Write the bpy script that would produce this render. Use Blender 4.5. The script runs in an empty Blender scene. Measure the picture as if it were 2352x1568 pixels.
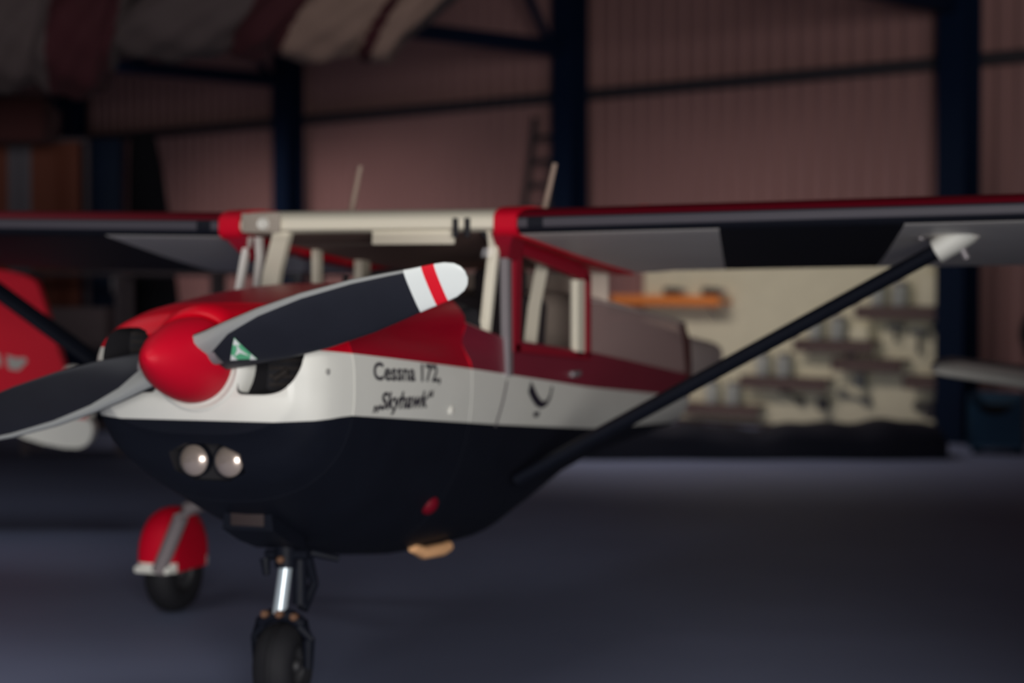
import bpy, bmesh, math, random
from mathutils import Vector, Matrix

random.seed(7)
S = bpy.context.scene
C = S.collection
PI = math.pi

# ------------------------------------------------------------------ camera, world, light, exposure
cam_data = bpy.data.cameras.new('camera')
cam = bpy.data.objects.new('camera', cam_data)
C.objects.link(cam)
cam.location = (3.23, -5.75, 1.57)
cam.rotation_euler = (math.radians(90 - 1.833), 0, math.radians(20))
cam_data.sensor_width = 36.0
cam_data.lens = 68.88
cam_data.clip_end = 200
cam_data.dof.use_dof = True
cam_data.dof.focus_distance = 4.95
cam_data.dof.aperture_fstop = 1.65
S.camera = cam

wd = bpy.data.worlds.new('world')
S.world = wd
wd.use_nodes = True
wd.node_tree.nodes['Background'].inputs[0].default_value = (0.42, 0.50, 0.85, 1)
wd.node_tree.nodes['Background'].inputs[1].default_value = 0.055

S.view_settings.view_transform = 'Standard'
S.view_settings.look = 'None'
S.view_settings.exposure = 0.0
S.view_settings.gamma = 1.0
S.view_settings.use_curve_mapping = False


def area(name, loc, target, sx, sy, power, col, spread=180):
    l = bpy.data.lights.new(name, 'AREA')
    l.shape = 'RECTANGLE'
    l.size, l.size_y = sx, sy
    l.energy = power
    l.color = col
    l.spread = math.radians(spread)
    o = bpy.data.objects.new(name, l)
    C.objects.link(o)
    o.location = loc
    d = Vector(target) - Vector(loc)
    o.rotation_euler = d.to_track_quat('-Z', 'Y').to_euler()
    return o


# daylight through the open hangar door behind the camera; the lamps under the roof are added fill
area('door_daylight', (7.2, -12.0, 2.2), (0.0, 1.0, 1.5), 4.8, 3.8, 1480, (1.0, 0.98, 0.95))
area('fill_bay', (-3.4, 11.0, 4.35), (-2.9, 12.5, 0.4), 4.6, 0.8, 74, (1.0, 0.90, 0.86), 115)  # added lamp washing the back wall, weaker towards its top
area('fill_corner', (-9.4, 14.2, 4.35), (-8.9, 15.7, 0.4), 4.6, 0.8, 125, (1.0, 0.86, 0.82), 115)  # added lamp lifting the wall in the left bay
area('fill_left', (-4.6, 1.8, 5.4), (-4.4, 2.2, 0), 2.6, 2.6, 22, (0.95, 0.96, 1.0), 110)  # added lamp brightening the floor at left
area('fill_nose', (-1.2, -3.2, 5.2), (-0.8, -1.6, 0), 2.4, 1.4, 27, (1.0, 0.96, 0.92), 84)  # added lamp brightening the upper lip of the cowling

# ------------------------------------------------------------------ materials


def mat(name, col, rough=0.5, metal=0.0, coat=0.0, spec=0.5, noise=None, bump=0.0, bscale=40):
    m = bpy.data.materials.new(name)
    m.use_nodes = True
    nt = m.node_tree
    b = nt.nodes['Principled BSDF']
    b.inputs['Base Color'].default_value = (*col, 1)
    b.inputs['Roughness'].default_value = rough
    b.inputs['Metallic'].default_value = metal
    b.inputs['Coat Weight'].default_value = coat
    b.inputs['Specular IOR Level'].default_value = spec
    if noise or bump:
        tc = nt.nodes.new('ShaderNodeTexCoord')
        nz = nt.nodes.new('ShaderNodeTexNoise')
        nz.inputs['Scale'].default_value = noise[0] if noise else bscale
        nz.inputs['Detail'].default_value = 6
        nt.links.new(tc.outputs['Object'], nz.inputs['Vector'])
        if noise:
            mx = nt.nodes.new('ShaderNodeMix')
            mx.data_type = 'RGBA'
            k = noise[1]
            mx.inputs[6].default_value = (*[c * (1 - k) for c in col], 1)
            mx.inputs[7].default_value = (*[min(1, c * (1 + k)) for c in col], 1)
            nt.links.new(nz.outputs['Fac'], mx.inputs[0])
            nt.links.new(mx.outputs[2], b.inputs['Base Color'])
        if bump:
            bp = nt.nodes.new('ShaderNodeBump')
            bp.inputs['Strength'].default_value = bump
            bp.inputs['Distance'].default_value = 0.01
            nt.links.new(nz.outputs['Fac'], bp.inputs['Height'])
            nt.links.new(bp.outputs['Normal'], b.inputs['Normal'])
    return m


def glass(name, tint, alpha, gloss=0.12, haze=None):
    m = bpy.data.materials.new(name)
    m.use_nodes = True
    nt = m.node_tree
    for n in list(nt.nodes):
        nt.nodes.remove(n)
    out = nt.nodes.new('ShaderNodeOutputMaterial')
    tr = nt.nodes.new('ShaderNodeBsdfTransparent')
    tr.inputs[0].default_value = (*tint, 1)
    gl = nt.nodes.new('ShaderNodeBsdfGlossy')
    gl.inputs['Roughness'].default_value = 0.06
    gl.inputs[0].default_value = (0.16, 0.16, 0.17, 1)
    fr = nt.nodes.new('ShaderNodeLayerWeight')
    fr.inputs[0].default_value = 0.5
    pw = nt.nodes.new('ShaderNodeMath')
    pw.operation = 'POWER'
    pw.inputs[1].default_value = 4.0
    ma = nt.nodes.new('ShaderNodeMath')
    ma.operation = 'MULTIPLY_ADD'
    ma.inputs[1].default_value = 0.6
    ma.inputs[2].default_value = 0.035
    nt.links.new(fr.outputs['Facing'], pw.inputs[0])
    nt.links.new(pw.outputs[0], ma.inputs[0])
    mx = nt.nodes.new('ShaderNodeMixShader')
    nt.links.new(ma.outputs[0], mx.inputs[0])
    nt.links.new(tr.outputs[0], mx.inputs[1])
    nt.links.new(gl.outputs[0], mx.inputs[2])
    last = mx
    if haze:
        df = nt.nodes.new('ShaderNodeBsdfDiffuse')
        df.inputs[0].default_value = (*haze, 1)
        m2 = nt.nodes.new('ShaderNodeMixShader')
        m2.inputs[0].default_value = alpha
        nt.links.new(mx.outputs[0], m2.inputs[1])
        nt.links.new(df.outputs[0], m2.inputs[2])
        last = m2
    nt.links.new(last.outputs[0], out.inputs[0])
    return m


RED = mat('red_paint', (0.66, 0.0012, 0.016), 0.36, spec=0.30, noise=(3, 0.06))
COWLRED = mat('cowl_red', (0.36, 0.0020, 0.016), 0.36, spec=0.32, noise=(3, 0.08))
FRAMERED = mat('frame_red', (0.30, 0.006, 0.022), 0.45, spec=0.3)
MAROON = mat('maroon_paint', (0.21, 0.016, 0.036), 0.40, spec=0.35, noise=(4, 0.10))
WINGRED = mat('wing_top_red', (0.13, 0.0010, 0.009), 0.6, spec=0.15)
MRED = mat('matt_red_paint', (0.62, 0.001, 0.020), 0.55, spec=0.25)
WHITE = mat('white_paint', (0.80, 0.79, 0.73), 0.38, coat=0.2, noise=(5, 0.05))
CREAM = mat('cream_trim', (0.82, 0.76, 0.62), 0.6)
BLACK = mat('black_paint', (0.0070, 0.0085, 0.0150), 0.55, spec=0.16, noise=(6, 0.25))
BLADE = mat('blade_black', (0.013, 0.014, 0.021), 0.36, spec=0.55, noise=(9, 0.2))
BWHITE = mat('blade_white', (0.86, 0.90, 0.88), 0.35, coat=0.2)
BRED = mat('blade_red', (0.80, 0.006, 0.022), 0.4)
STRIPE = mat('grey_stripe', (0.062, 0.056, 0.070), 0.55)
LEB = mat('leading_edge_black_and_shade', (0.006, 0.007, 0.013), 0.6, spec=0.25)  # real black on the leading edge; also paints the shade under the wings
UNDER = mat('wing_underside', (0.74, 0.70, 0.66), 0.5, noise=(2, 0.10))
RUBBER = mat('rubber', (0.011, 0.011, 0.014), 0.75, spec=0.3, noise=(20, 0.25))
CHROME = mat('bright_oleo', (0.72, 0.82, 0.88), 0.30, metal=0.45)
STEEL = mat('grey_steel', (0.26, 0.235, 0.25), 0.45, metal=0.3)
LEGM = mat('leg_grey', (0.20, 0.17, 0.18), 0.55)
COVRED = mat('cover_red', (0.16, 0.002, 0.012), 0.6, spec=0.2)
EDGE = mat('blade_edge_highlight', (0.34, 0.35, 0.345), 0.42, metal=0.2)  # highlight along the blade's leading edge, painted as a pale strip
HUB = mat('dark_hub', (0.03, 0.03, 0.034), 0.6)
OUTLET = mat('outlet_brown', (0.035, 0.022, 0.022), 0.8)
ANTM = mat('antenna_tan', (0.34, 0.24, 0.19), 0.6)
BRASS = mat('brass', (0.42, 0.22, 0.13), 0.35, metal=0.7)
DARK = mat('dark_interior', (0.012, 0.011, 0.015), 0.8)
SEAT = mat('seat_fabric', (0.030, 0.022, 0.026), 0.9, bump=0.3)
LINING = mat('cabin_lining', (0.44, 0.275, 0.235), 0.9)
BULK = mat('rear_panel_beige', (0.50, 0.41, 0.35), 0.9)
CORNER = mat('corner_trim', (0.36, 0.31, 0.26), 0.6)
GLASS = glass('clear_glass', (0.93, 0.92, 0.92), 0)
HAZEGLASS = glass('hazy_rear_glass', (0.62, 0.50, 0.52), 0.62, haze=(0.58, 0.41, 0.39))
TAIL = mat('tail_paint', (0.78, 0.66, 0.61), 0.6, noise=(3, 0.08))
GREEN = mat('green_sticker', (0.12, 0.50, 0.26), 0.5)
INK = mat('dark_lettering', (0.018, 0.014, 0.028), 0.6)
GREYDOT = mat('grey_fastener', (0.36, 0.35, 0.33), 0.5)
REFLECT = mat('lamp_reflector', (0.60, 0.49, 0.42), 0.22, metal=0.62, coat=1.0)
REFLECT.node_tree.nodes['Principled BSDF'].inputs['Coat Roughness'].default_value = 0.12
ORANGEM = mat('orange_metal', (0.95, 0.52, 0.26), 0.4)
LIGHTCAP = mat('light_cover', (0.72, 0.70, 0.64), 0.3)
ENGINE = mat('engine_metal', (0.05, 0.042, 0.04), 0.5, metal=0.4, noise=(30, 0.5))

WALL = mat('corrugated_wall', (0.275, 0.142, 0.132), 0.62, noise=(0.9, 0.10))
FLOOR = mat('hangar_floor', (0.172, 0.200, 0.312), 0.62, spec=0.3, noise=(0.8, 0.16), bump=0.08, bscale=12)
CEIL = mat('roof_sheet', (0.09, 0.08, 0.08), 0.8)
NAVY = mat('navy_steel', (0.0022, 0.0085, 0.026), 0.6, spec=0.12)
RAIL = mat('dark_rail', (0.022, 0.017, 0.022), 0.7)
BOARD = mat('tool_board_paint', (0.74, 0.69, 0.50), 0.8, noise=(5, 0.10))
SHELF = mat('shelf_wood', (0.115, 0.075, 0.068), 0.8)
JARM = mat('jar_plastic', (0.38, 0.39, 0.36), 0.5)
LIDM = mat('jar_lid', (0.16, 0.14, 0.13), 0.6)
TOOLM = mat('tool_steel', (0.10, 0.105, 0.11), 0.5)
TOOLD = mat('tool_dark', (0.035, 0.032, 0.040), 0.6)
ORANGE = mat('orange_shelf', (0.80, 0.24, 0.045), 0.5)
TARP = mat('black_tarpaulin', (0.0065, 0.0075, 0.016), 0.75, spec=0.2, bump=0.4, bscale=8)
BLUEP = mat('blue_plastic', (0.008, 0.050, 0.105), 0.55)
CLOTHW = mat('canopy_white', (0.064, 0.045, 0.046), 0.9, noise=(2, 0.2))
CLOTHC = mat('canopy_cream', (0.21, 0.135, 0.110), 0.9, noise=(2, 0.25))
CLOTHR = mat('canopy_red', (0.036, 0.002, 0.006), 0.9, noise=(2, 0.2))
WINGW = mat('glider_white', (0.70, 0.68, 0.63), 0.35, coat=0.2)
WINGG = mat('glider_grey', (0.16, 0.14, 0.15), 0.7)
DKRED = mat('dark_red_cloth', (0.035, 0.004, 0.004), 0.9)
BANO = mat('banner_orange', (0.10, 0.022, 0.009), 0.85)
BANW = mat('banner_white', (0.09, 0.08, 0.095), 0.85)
BLACKCLOTH = mat('black_cloth', (0.006, 0.006, 0.008), 0.95, spec=0.1)
RACK = mat('rack_steel', (0.05, 0.035, 0.042), 0.7)
RACKBOX = mat('rack_box', (0.10, 0.07, 0.075), 0.8)
LADDER = mat('ladder_dark', (0.022, 0.018, 0.020), 0.7)

# ------------------------------------------------------------------ mesh helpers


class MB:
    def __init__(self):
        self.bm = bmesh.new()
        self.mats = []

    def mi(self, m):
        if m not in self.mats:
            self.mats.append(m)
        return self.mats.index(m)

    def box(self, c, s, m, rot=None, bevel=0.0, seg=2):
        t = bmesh.new()
        bmesh.ops.create_cube(t, size=1)
        for v in t.verts:
            v.co = Vector((v.co.x * s[0], v.co.y * s[1], v.co.z * s[2]))
        if bevel:
            bmesh.ops.bevel(t, geom=list(t.edges), offset=bevel, segments=seg, affect='EDGES', profile=0.5)
        M = Matrix.Translation(Vector(c))
        if rot is not None:
            M = M @ rot.to_4x4()
        self._merge(t, M, m)

    def _merge(self, t, M, m):
        i = self.mi(m)
        mp = {}
        for v in t.verts:
            mp[v] = self.bm.verts.new(M @ v.co)
        for f in t.faces:
            try:
                nf = self.bm.faces.new([mp[v] for v in f.verts])
                nf.material_index = i
                nf.smooth = True
            except ValueError:
                pass
        t.free()

    def tube(self, p0, p1, r0, r1, m, n=16, flat=1.0, caps=True, up=None):
        p0, p1 = Vector(p0), Vector(p1)
        d = (p1 - p0).normalized()
        a = Vector(up) if up is not None else (Vector((0, 0, 1)) if abs(d.z) < 0.9 else Vector((0, 1, 0)))
        x = d.cross(a).normalized()
        y = x.cross(d).normalized()
        rings = []
        for p, r in ((p0, r0), (p1, r1)):
            rings.append([p + x * (r * math.cos(2 * PI * k / n)) + y * (r * flat * math.sin(2 * PI * k / n)) for k in range(n)])
        self.loft(rings, m, True, caps)

    def path(self, pts, r, m, n=12, flat=1.0):
        pts = [Vector(p) for p in pts]
        rings = []
        for i, p in enumerate(pts):
            d = (pts[min(i + 1, len(pts) - 1)] - pts[max(i - 1, 0)]).normalized()
            a = Vector((0, 0, 1)) if abs(d.z) < 0.9 else Vector((0, 1, 0))
            x = d.cross(a).normalized()
            y = x.cross(d).normalized()
            rr = r[i] if isinstance(r, (list, tuple)) else r
            rings.append([p + x * (rr * math.cos(2 * PI * k / n)) + y * (rr * flat * math.sin(2 * PI * k / n)) for k in range(n)])
        self.loft(rings, m, True, True)

    def loft(self, rings, m, closed=True, caps=False, fm=None):
        vs = [[self.bm.verts.new(Vector(p)) for p in r] for r in rings]
        n = len(rings[0])
        for i in range(len(vs) - 1):
            for k in range(n if closed else n - 1):
                k2 = (k + 1) % n
                q = [vs[i][k], vs[i][k2], vs[i + 1][k2], vs[i + 1][k]]
                try:
                    f = self.bm.faces.new(q)
                except ValueError:
                    continue
                f.material_index = self.mi(fm(i, k) if fm else m)
                f.smooth = True
        if caps:
            for r in (vs[0], vs[-1]):
                try:
                    f = self.bm.faces.new(r)
                    f.material_index = self.mi(m if not fm else fm(0, 0))
                    f.smooth = True
                except ValueError:
                    pass
        return vs

    def rev(self, prof, org, ax, m, n=40, fm=None):
        """prof: (along axis, radius) pairs turned about the axis through org"""
        ax = Vector(ax).normalized()
        a = Vector((0, 0, 1)) if abs(ax.z) < 0.9 else Vector((1, 0, 0))
        x = ax.cross(a).normalized()
        y = ax.cross(x).normalized()
        o = Vector(org)
        rings = [[o + ax * h + x * (max(r, 1e-4) * math.cos(2 * PI * k / n)) + y * (max(r, 1e-4) * math.sin(2 * PI * k / n)) for k in range(n)] for h, r in prof]
        self.loft(rings, m, True, False, fm)

    def prism(self, poly, z0, z1, m, M=None):
        """poly in local x,y extruded along local z"""
        M = M or Matrix.Identity(4)
        a = [self.bm.verts.new(M @ Vector((p[0], p[1], z0))) for p in poly]
        b = [self.bm.verts.new(M @ Vector((p[0], p[1], z1))) for p in poly]
        n = len(poly)
        fs = [self.bm.faces.new(a[::-1]), self.bm.faces.new(b)]
        for k in range(n):
            fs.append(self.bm.faces.new([a[k], a[(k + 1) % n], b[(k + 1) % n], b[k]]))
        for f in fs:
            f.material_index = self.mi(m)
            f.smooth = True

    def build(self, name, parent=None, weld=0.0, sharp=38, subs=0):
        if weld:
            bmesh.ops.remove_doubles(self.bm, verts=self.bm.verts, dist=weld)
        bmesh.ops.recalc_face_normals(self.bm, faces=self.bm.faces)
        me = bpy.data.meshes.new(name)
        off = Vector((0, 0, 0))
        p = parent
        while p is not None:
            off += p.location
            p = p.parent
        if off.length:
            bmesh.ops.translate(self.bm, verts=self.bm.verts, vec=-off)
        self.bm.to_mesh(me)
        self.bm.free()
        for m in self.mats:
            me.materials.append(m)
        me.set_sharp_from_angle(angle=math.radians(sharp))
        o = bpy.data.objects.new(name, me)
        C.objects.link(o)
        if parent is not None:
            o.parent = parent
        return o


def tag(o, label, cat, group=None):
    o['label'] = label
    o['category'] = cat
    if group:
        o['group'] = group
    return o


def thing(name, loc, label, cat, group=None):
    o = bpy.data.objects.new(name, None)
    o.empty_display_size = 0.2
    C.objects.link(o)
    o.location = loc
    return tag(o, label, cat, group)


def structure(o):
    o['kind'] = 'structure'
    return o


def copy_tree(o, parent=None):
    c = o.copy()
    C.objects.link(c)
    if parent is not None:
        c.parent = parent
    for ch in [x for x in S.objects if x.parent == o]:
        copy_tree(ch, c)
    return c


def interp(x, tab):
    if x <= tab[0][0]:
        return tab[0][1:]
    for a, b in zip(tab, tab[1:]):
        if x <= b[0]:
            t = (x - a[0]) / (b[0] - a[0])
            return tuple(p + (q - p) * t for p, q in zip(a[1:], b[1:]))
    return tab[-1][1:]


# ------------------------------------------------------------------ hangar
# the back wall runs from W0 (the right-hand column) away to the left along E; N points into the hall
W0 = Vector((0.814, 13.409, 0))
E = Vector((-0.9085, 0.4180, 0))
N = Vector((-0.4180, -0.9085, 0))
Z = Vector((0, 0, 1))


def wl(s, z, off=0.0):
    return W0 + E * s + N * off + Z * z


RW = Matrix((E, N, Z)).transposed()          # box axes: x along the wall, y out of it, z up

m = MB()
m.box((0, 6, -0.05), (60, 60, 0.1), FLOOR)
structure(m.build('floor'))

m = MB()
pitch = 0.21
prof = []
s = -8.0
while s < 24:
    prof += [(s, -0.30), (s + 0.085, -0.30), (s + 0.105, -0.262), (s + 0.19, -0.262)]
    s += pitch
m.loft([[wl(a, 0, b) for a, b in prof], [wl(a, 6.3, b) for a, b in prof]], WALL, closed=False)
m.loft([[wl(a, 0, -0.34) for a in (-8, 24)], [wl(a, 6.3, -0.34) for a in (-8, 24)]], WALL, closed=False)
structure(m.build('wall_back', sharp=10))

m = MB()
m.box(wl(22.3, 3.15, 12), (0.12, 25, 6.3), WALL, RW)
structure(m.build('wall_left'))

m = MB()
m.box(wl(7, 6.35, 12), (42, 26, 0.08), CEIL, RW)
structure(m.build('ceiling'))

# wall rail (girt) across the back wall
m = MB()
m.box(wl(8, 3.67, -0.20), (31.8, 0.12, 0.13), RAIL, RW, 0.01)
structure(m.build('trim_1'))

# steel columns: H section, each its own object, with base plate
for k, s in enumerate((0.0, 5.1, 10.2, 15.3)):
    m = MB()
    h = 6.2
    m.box(wl(s, h / 2, 0.135), (0.30, 0.022, h), NAVY, RW)
    m.box(wl(s, h / 2, -0.135), (0.30, 0.022, h), NAVY, RW)
    m.box(wl(s, h / 2, 0), (0.014, 0.25, h), NAVY, RW)
    m.box(wl(s, 0.012, 0), (0.42, 0.42, 0.024), NAVY, RW)
    structure(m.build('steel_column'))
    # roof truss running from the column into the hall
    t = bpy.data.objects.new('roof_truss', None)
    C.objects.link(t)
    t.location = wl(s, 4.12, 0.15)
    structure(t)
    m = MB()
    m.box(wl(s, 4.18, 6.15), (0.12, 12.0, 0.17), NAVY, RW, 0.01)
    m.build('lower_chord', t)
    m = MB()
    m.box(wl(s, 5.95, 6.15), (0.14, 12.0, 0.17), NAVY, RW, 0.01)
    m.build('upper_chord', t)
    for i in range(6):
        a, b = (4.25, 5.9)
        m = MB()
        m.tube(wl(s, a, 0.35 + i * 2), wl(s, b, 1.5 + i * 2), 0.05, 0.05, NAVY, 8)
        m.build('diagonal', t)
        m = MB()
        m.tube(wl(s, b, 1.5 + i * 2), wl(s, a, 2.3 + i * 2), 0.05, 0.05, NAVY, 8)
        m.build('diagonal', t)

# ------------------------------------------------------------------ the aircraft
plane = thing('airplane', (0, 1.6, 0), 'red, white and black high-wing light aircraft with black propeller, parked nose-on on the floor', 'airplane')

#       u     w      zt     zm    zk     nu   nl
SEC = [(0.035, 0.345, 1.395, 1.22, 1.050, 2.8, 2.8),
       (0.075, 0.395, 1.425, 1.22, 1.015, 3.0, 2.8),
       (0.10, 0.425, 1.447, 1.22, 0.955, 3.0, 2.7),
       (0.15, 0.447, 1.465, 1.21, 0.880, 3.0, 2.5),
       (0.27, 0.475, 1.487, 1.20, 0.800, 3.1, 2.3),
       (0.50, 0.503, 1.512, 1.20, 0.690, 3.3, 2.2),
       (0.70, 0.523, 1.530, 1.19, 0.605, 3.5, 2.1),
       (1.00, 0.545, 1.548, 1.19, 0.525, 3.8, 2.1),
       (1.20, 0.555, 1.555, 1.18, 0.490, 4.0, 2.1),
       (1.50, 0.560, 1.560, 1.15, 0.455, 4.2, 2.1),
       (2.10, 0.560, 1.560, 1.10, 0.430, 5.0, 2.1),
       (2.50, 0.557, 1.560, 1.06, 0.515, 5.0, 2.1),
       (2.75, 0.555, 1.560, 1.05, 0.600, 5.0, 2.3),
       (3.30, 0.545, 1.540, 1.00, 0.680, 5.0, 2.6),
       (4.55, 0.505, 1.450, 0.96, 0.720, 4.5, 2.6)]
B1 = [(0.0, 1.345), (1.5, 1.195), (2.6, 1.085), (4.6, 0.925)]      # red over white
B2 = [(0.0, 1.095), (0.25, 1.110), (1.45, 0.998), (2.7, 0.892), (4.6, 0.79)]   # white over black
SILL = [(1.1, 1.415), (1.5, 1.335), (2.6, 1.245), (4.33, 1.073), (4.6, 1.055)]


def sec_pt(u, t):
    w, zt, zm, zk, nu, nl = interp(u, SEC)
    if t >= 0:
        z = zm + (zt - zm) * math.sin(t) ** (2 / nu)
        v = w * max(math.cos(t), 0) ** (2 / nu)
        if 0.3 < u < 1.50:              # the flank below the rolled upper edge of the cowling is hollow
            zb = interp(u, B1)[0]
            q = (z - zb) / (zt - zb)
            if 0 < q < 0.62:
                v -= 0.052 * min(1, (u - 0.3) / 0.7, (1.50 - u) / 0.45) * math.sin(PI * q / 0.62) ** 2
        return (v, z)
    return (w * max(math.cos(t), 0) ** (2 / nl), zm - (zm - zk) * math.sin(-t) ** (2 / nl))


def sec_t(u, z):
    w, zt, zm, zk, nu, nl = interp(u, SEC)
    if z >= zm:
        return math.asin(min(1, (z - zm) / (zt - zm)) ** (nu / 2))
    return -math.asin(min(1, (zm - z) / (zm - zk)) ** (nl / 2))


def surf_v(u, z):
    return sec_pt(u, sec_t(u, z))[0]


NR = (14, 5, 12)
ROWM = [RED] * NR[0] + [WHITE] * NR[1] + [BLACK] * NR[2]


def sec_ring(u, top=None, shrink=0.0):
    tb1 = sec_t(u, interp(u, B1)[0])
    tb2 = sec_t(u, interp(u, B2)[0])
    t0 = PI / 2 if top is None else sec_t(u, top)
    ts = []
    for a, b, n in ((t0, tb1, NR[0]), (tb1, tb2, NR[1]), (tb2, -PI / 2, NR[2])):
        ts += [a + (b - a) * k / n for k in range(n)]
    ts.append(-PI / 2)
    pts = [sec_pt(u, t) for t in ts]
    if shrink:
        cz = 1.2
        pts = [(p[0] * (1 - shrink), cz + (p[1] - cz) * (1 - shrink)) for p in pts]
    right = [Vector((p[0], u, p[1])) for p in pts]
    left = [Vector((-p[0], u, p[1])) for p in pts]
    return right + left[::-1]


NP = sum(NR) + 1


def skin_mat(i, k):
    k = k if k < NP else 2 * NP - 2 - k
    return ROWM[max(0, min(len(ROWM) - 1, k))]


def fus_loft(name, us, top=None, caps=(True, True), cutters=None, red=None):
    m = MB()
    rings = [sec_ring(u, None if top is None else top(u)) for u in us]
    vs = m.loft(rings, RED, False, False, lambda i, k: red if (red and skin_mat(i, k) is RED) else skin_mat(i, k))
    if top is None:                      # close the crown
        for a, b in zip(vs, vs[1:]):
            f = m.bm.faces.new([a[0], b[0], b[-1], a[-1]])
            f.material_index = m.mi(RED)
    for end, row in ((caps[0], vs[0]), (caps[1], vs[-1])):
        if end:
            for k in range(NP - 1):
                try:
                    f = m.bm.faces.new([row[k], row[k + 1], row[-2 - k], row[-1 - k]])
                    f.material_index = m.mi(skin_mat(0, k))
                    f.smooth = True
                except ValueError:
                    pass
    if cutters:
        m.mi(DARK)
    o = m.build(name, plane, weld=2e-5, sharp=50)
    if cutters:
        for c in cutters:
            md = o.modifiers.new('cut', 'BOOLEAN')
            md.object = c
            md.operation = 'DIFFERENCE'
            md.solver = 'EXACT'
            md.material_mode = 'TRANSFER'
        dg = bpy.context.evaluated_depsgraph_get()
        me = bpy.data.meshes.new_from_object(o.evaluated_get(dg))
        o.modifiers.clear()
        o.data = me
        me.set_sharp_from_angle(angle=math.radians(40))
        for c in cutters:
            bpy.data.objects.remove(c)
    return o


# cutters for the two air inlets, the landing light recess and the lower outlet
def smooth_poly(pts, it=2):
    for _ in range(it):
        q = []
        for a, b in zip(pts, pts[1:] + pts[:1]):
            q += [(a[0] * .75 + b[0] * .25, a[1] * .75 + b[1] * .25), (a[0] * .25 + b[0] * .75, a[1] * .25 + b[1] * .75)]
        pts = q
    return pts


def cutter(poly, y0, y1):
    c = MB()
    M = Matrix(((1, 0, 0, 0), (0, 0, 1, 0), (0, 1, 0, 0), (0, 0, 0, 1)))
    c.prism(poly, y0, y1, DARK, M)
    o = c.build('cut')
    o.location = (0, -1.6, 0)           # meshes of parts are stored relative to the aircraft's base
    o.location = (0, 0, 0)
    return o


inR = smooth_poly([(0.160, 1.405), (0.160, 1.235), (0.150, 1.188), (0.20, 1.185), (0.29, 1.188), (0.345, 1.215), (0.378, 1.275), (0.385, 1.36), (0.36, 1.405)], 2)
inL = [(-a, b) for a, b in inR][::-1]
lamp = smooth_poly([(-0.135, 0.885), (0.135, 0.885), (0.135, 1.015), (-0.135, 1.015)], 1)
nose = fus_loft('nose_bowl', [0.035, 0.05, 0.075, 0.10, 0.15, 0.21, 0.266], cutters=[cutter(inR, -0.3, 0.25), cutter(inL, -0.3, 0.25), cutter(lamp, -0.3, 0.185)])
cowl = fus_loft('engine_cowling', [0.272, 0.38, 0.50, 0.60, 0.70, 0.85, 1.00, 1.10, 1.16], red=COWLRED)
# dark trim in the seam between bowl and cowling
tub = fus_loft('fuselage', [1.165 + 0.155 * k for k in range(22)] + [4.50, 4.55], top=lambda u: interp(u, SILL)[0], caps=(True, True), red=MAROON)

# scuttle between cowling and windscreen posts: red deck shoulders
for sgn in (1, -1):
    m = MB()
    rings = []
    for u in (1.16, 1.28, 1.40, 1.52):
        z = interp(u, SILL)[0]
        w = surf_v(u, z)
        rings.append([Vector((sgn * w, u, z - 0.01)), Vector((sgn * (w - 0.02), u, z + 0.012)), Vector((sgn * (w - 0.09), u, z + 0.018)), Vector((sgn * (w - 0.10), u, z - 0.02))])
    m.loft(rings, MAROON, True, True)
    m.build('scuttle', plane)

# tail cone
m = MB()
rings = []
for u, w, zt, zk in ((4.50, 0.48, 1.345, 0.86), (4.7, 0.455, 1.335, 0.87), (5.2, 0.38, 1.29, 0.89), (6.0, 0.255, 1.22, 0.92), (6.7, 0.15, 1.165, 0.975), (7.0, 0.085, 1.13, 1.00)):
    zc, hh = (zt + zk) / 2, (zt - zk) / 2
    rings.append([Vector((w * math.copysign(abs(math.cos(a)) ** 0.7, math.cos(a)), u, zc + hh * math.copysign(abs(math.sin(a)) ** 0.7, math.sin(a)))) for a in [2 * PI * k / 28 for k in range(28)]])
m.loft(rings, TAIL, True, True)
o = m.build('tail_cone', plane)
o['label'] = 'pale grey tail cone'

# nose ring behind the spinner
HZ = 1.30
m = MB()
m.rev([(0.10, 0.192), (0.06, 0.186), (0.035, 0.172), (0.028, 0.160), (0.035, 0.148), (0.10, 0.145)], (0, 0, HZ - 0.005), (0, 1, 0), WHITE, 48)
ri = m.mi(RED)
for f in m.bm.faces:
    if f.calc_center_median().z > 1.338:
        f.material_index = ri
m.build('nose_ring', plane)

# spinner
m = MB()
m.rev([(-0.285, 0.0), (-0.280, 0.016), (-0.262, 0.036), (-0.22, 0.066), (-0.16, 0.098), (-0.09, 0.124), (-0.03, 0.139), (0.01, 0.144), (0.024, 0.143), (0.026, 0.0)], (0, 0, HZ), (0, 1, -0.06), MRED, 56)
spin = m.build('spinner', plane)

# propeller
AL = math.radians(15.7)
CH = [(0.09, 0.118, 50), (0.14, 0.128, 44), (0.22, 0.150, 38), (0.34, 0.174, 32), (0.50, 0.187, 27), (0.68, 0.176, 23), (0.80, 0.152, 20.5), (0.88, 0.134, 19), (0.95, 0.123, 18), (0.99, 0.112, 17), (1.02, 0.090, 17), (1.037, 0.060, 17), (1.046, 0.022, 17)]


def blade_pt(r, ct, off, ang):
    c, b = interp(r, CH)
    b = math.radians(b)
    a = Vector((math.cos(ang), 0, math.sin(ang)))
    q = Vector((-math.sin(ang), 0, math.cos(ang)))
    ch = q * math.cos(b) + Vector((0, -1, 0)) * math.sin(b)
    nr = q * math.sin(b) * -1 + Vector((0, -1, 0)) * math.cos(b)
    return Vector((0, -0.055, HZ)) + a * r + ch * (ct * c / math.cos(b)) + nr * off


def blade_th(r):
    return interp(r, [(0.08, 0.052), (0.2, 0.040), (0.4, 0.029), (0.7, 0.020), (0.95, 0.014), (1.05, 0.008)])[0]


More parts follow.
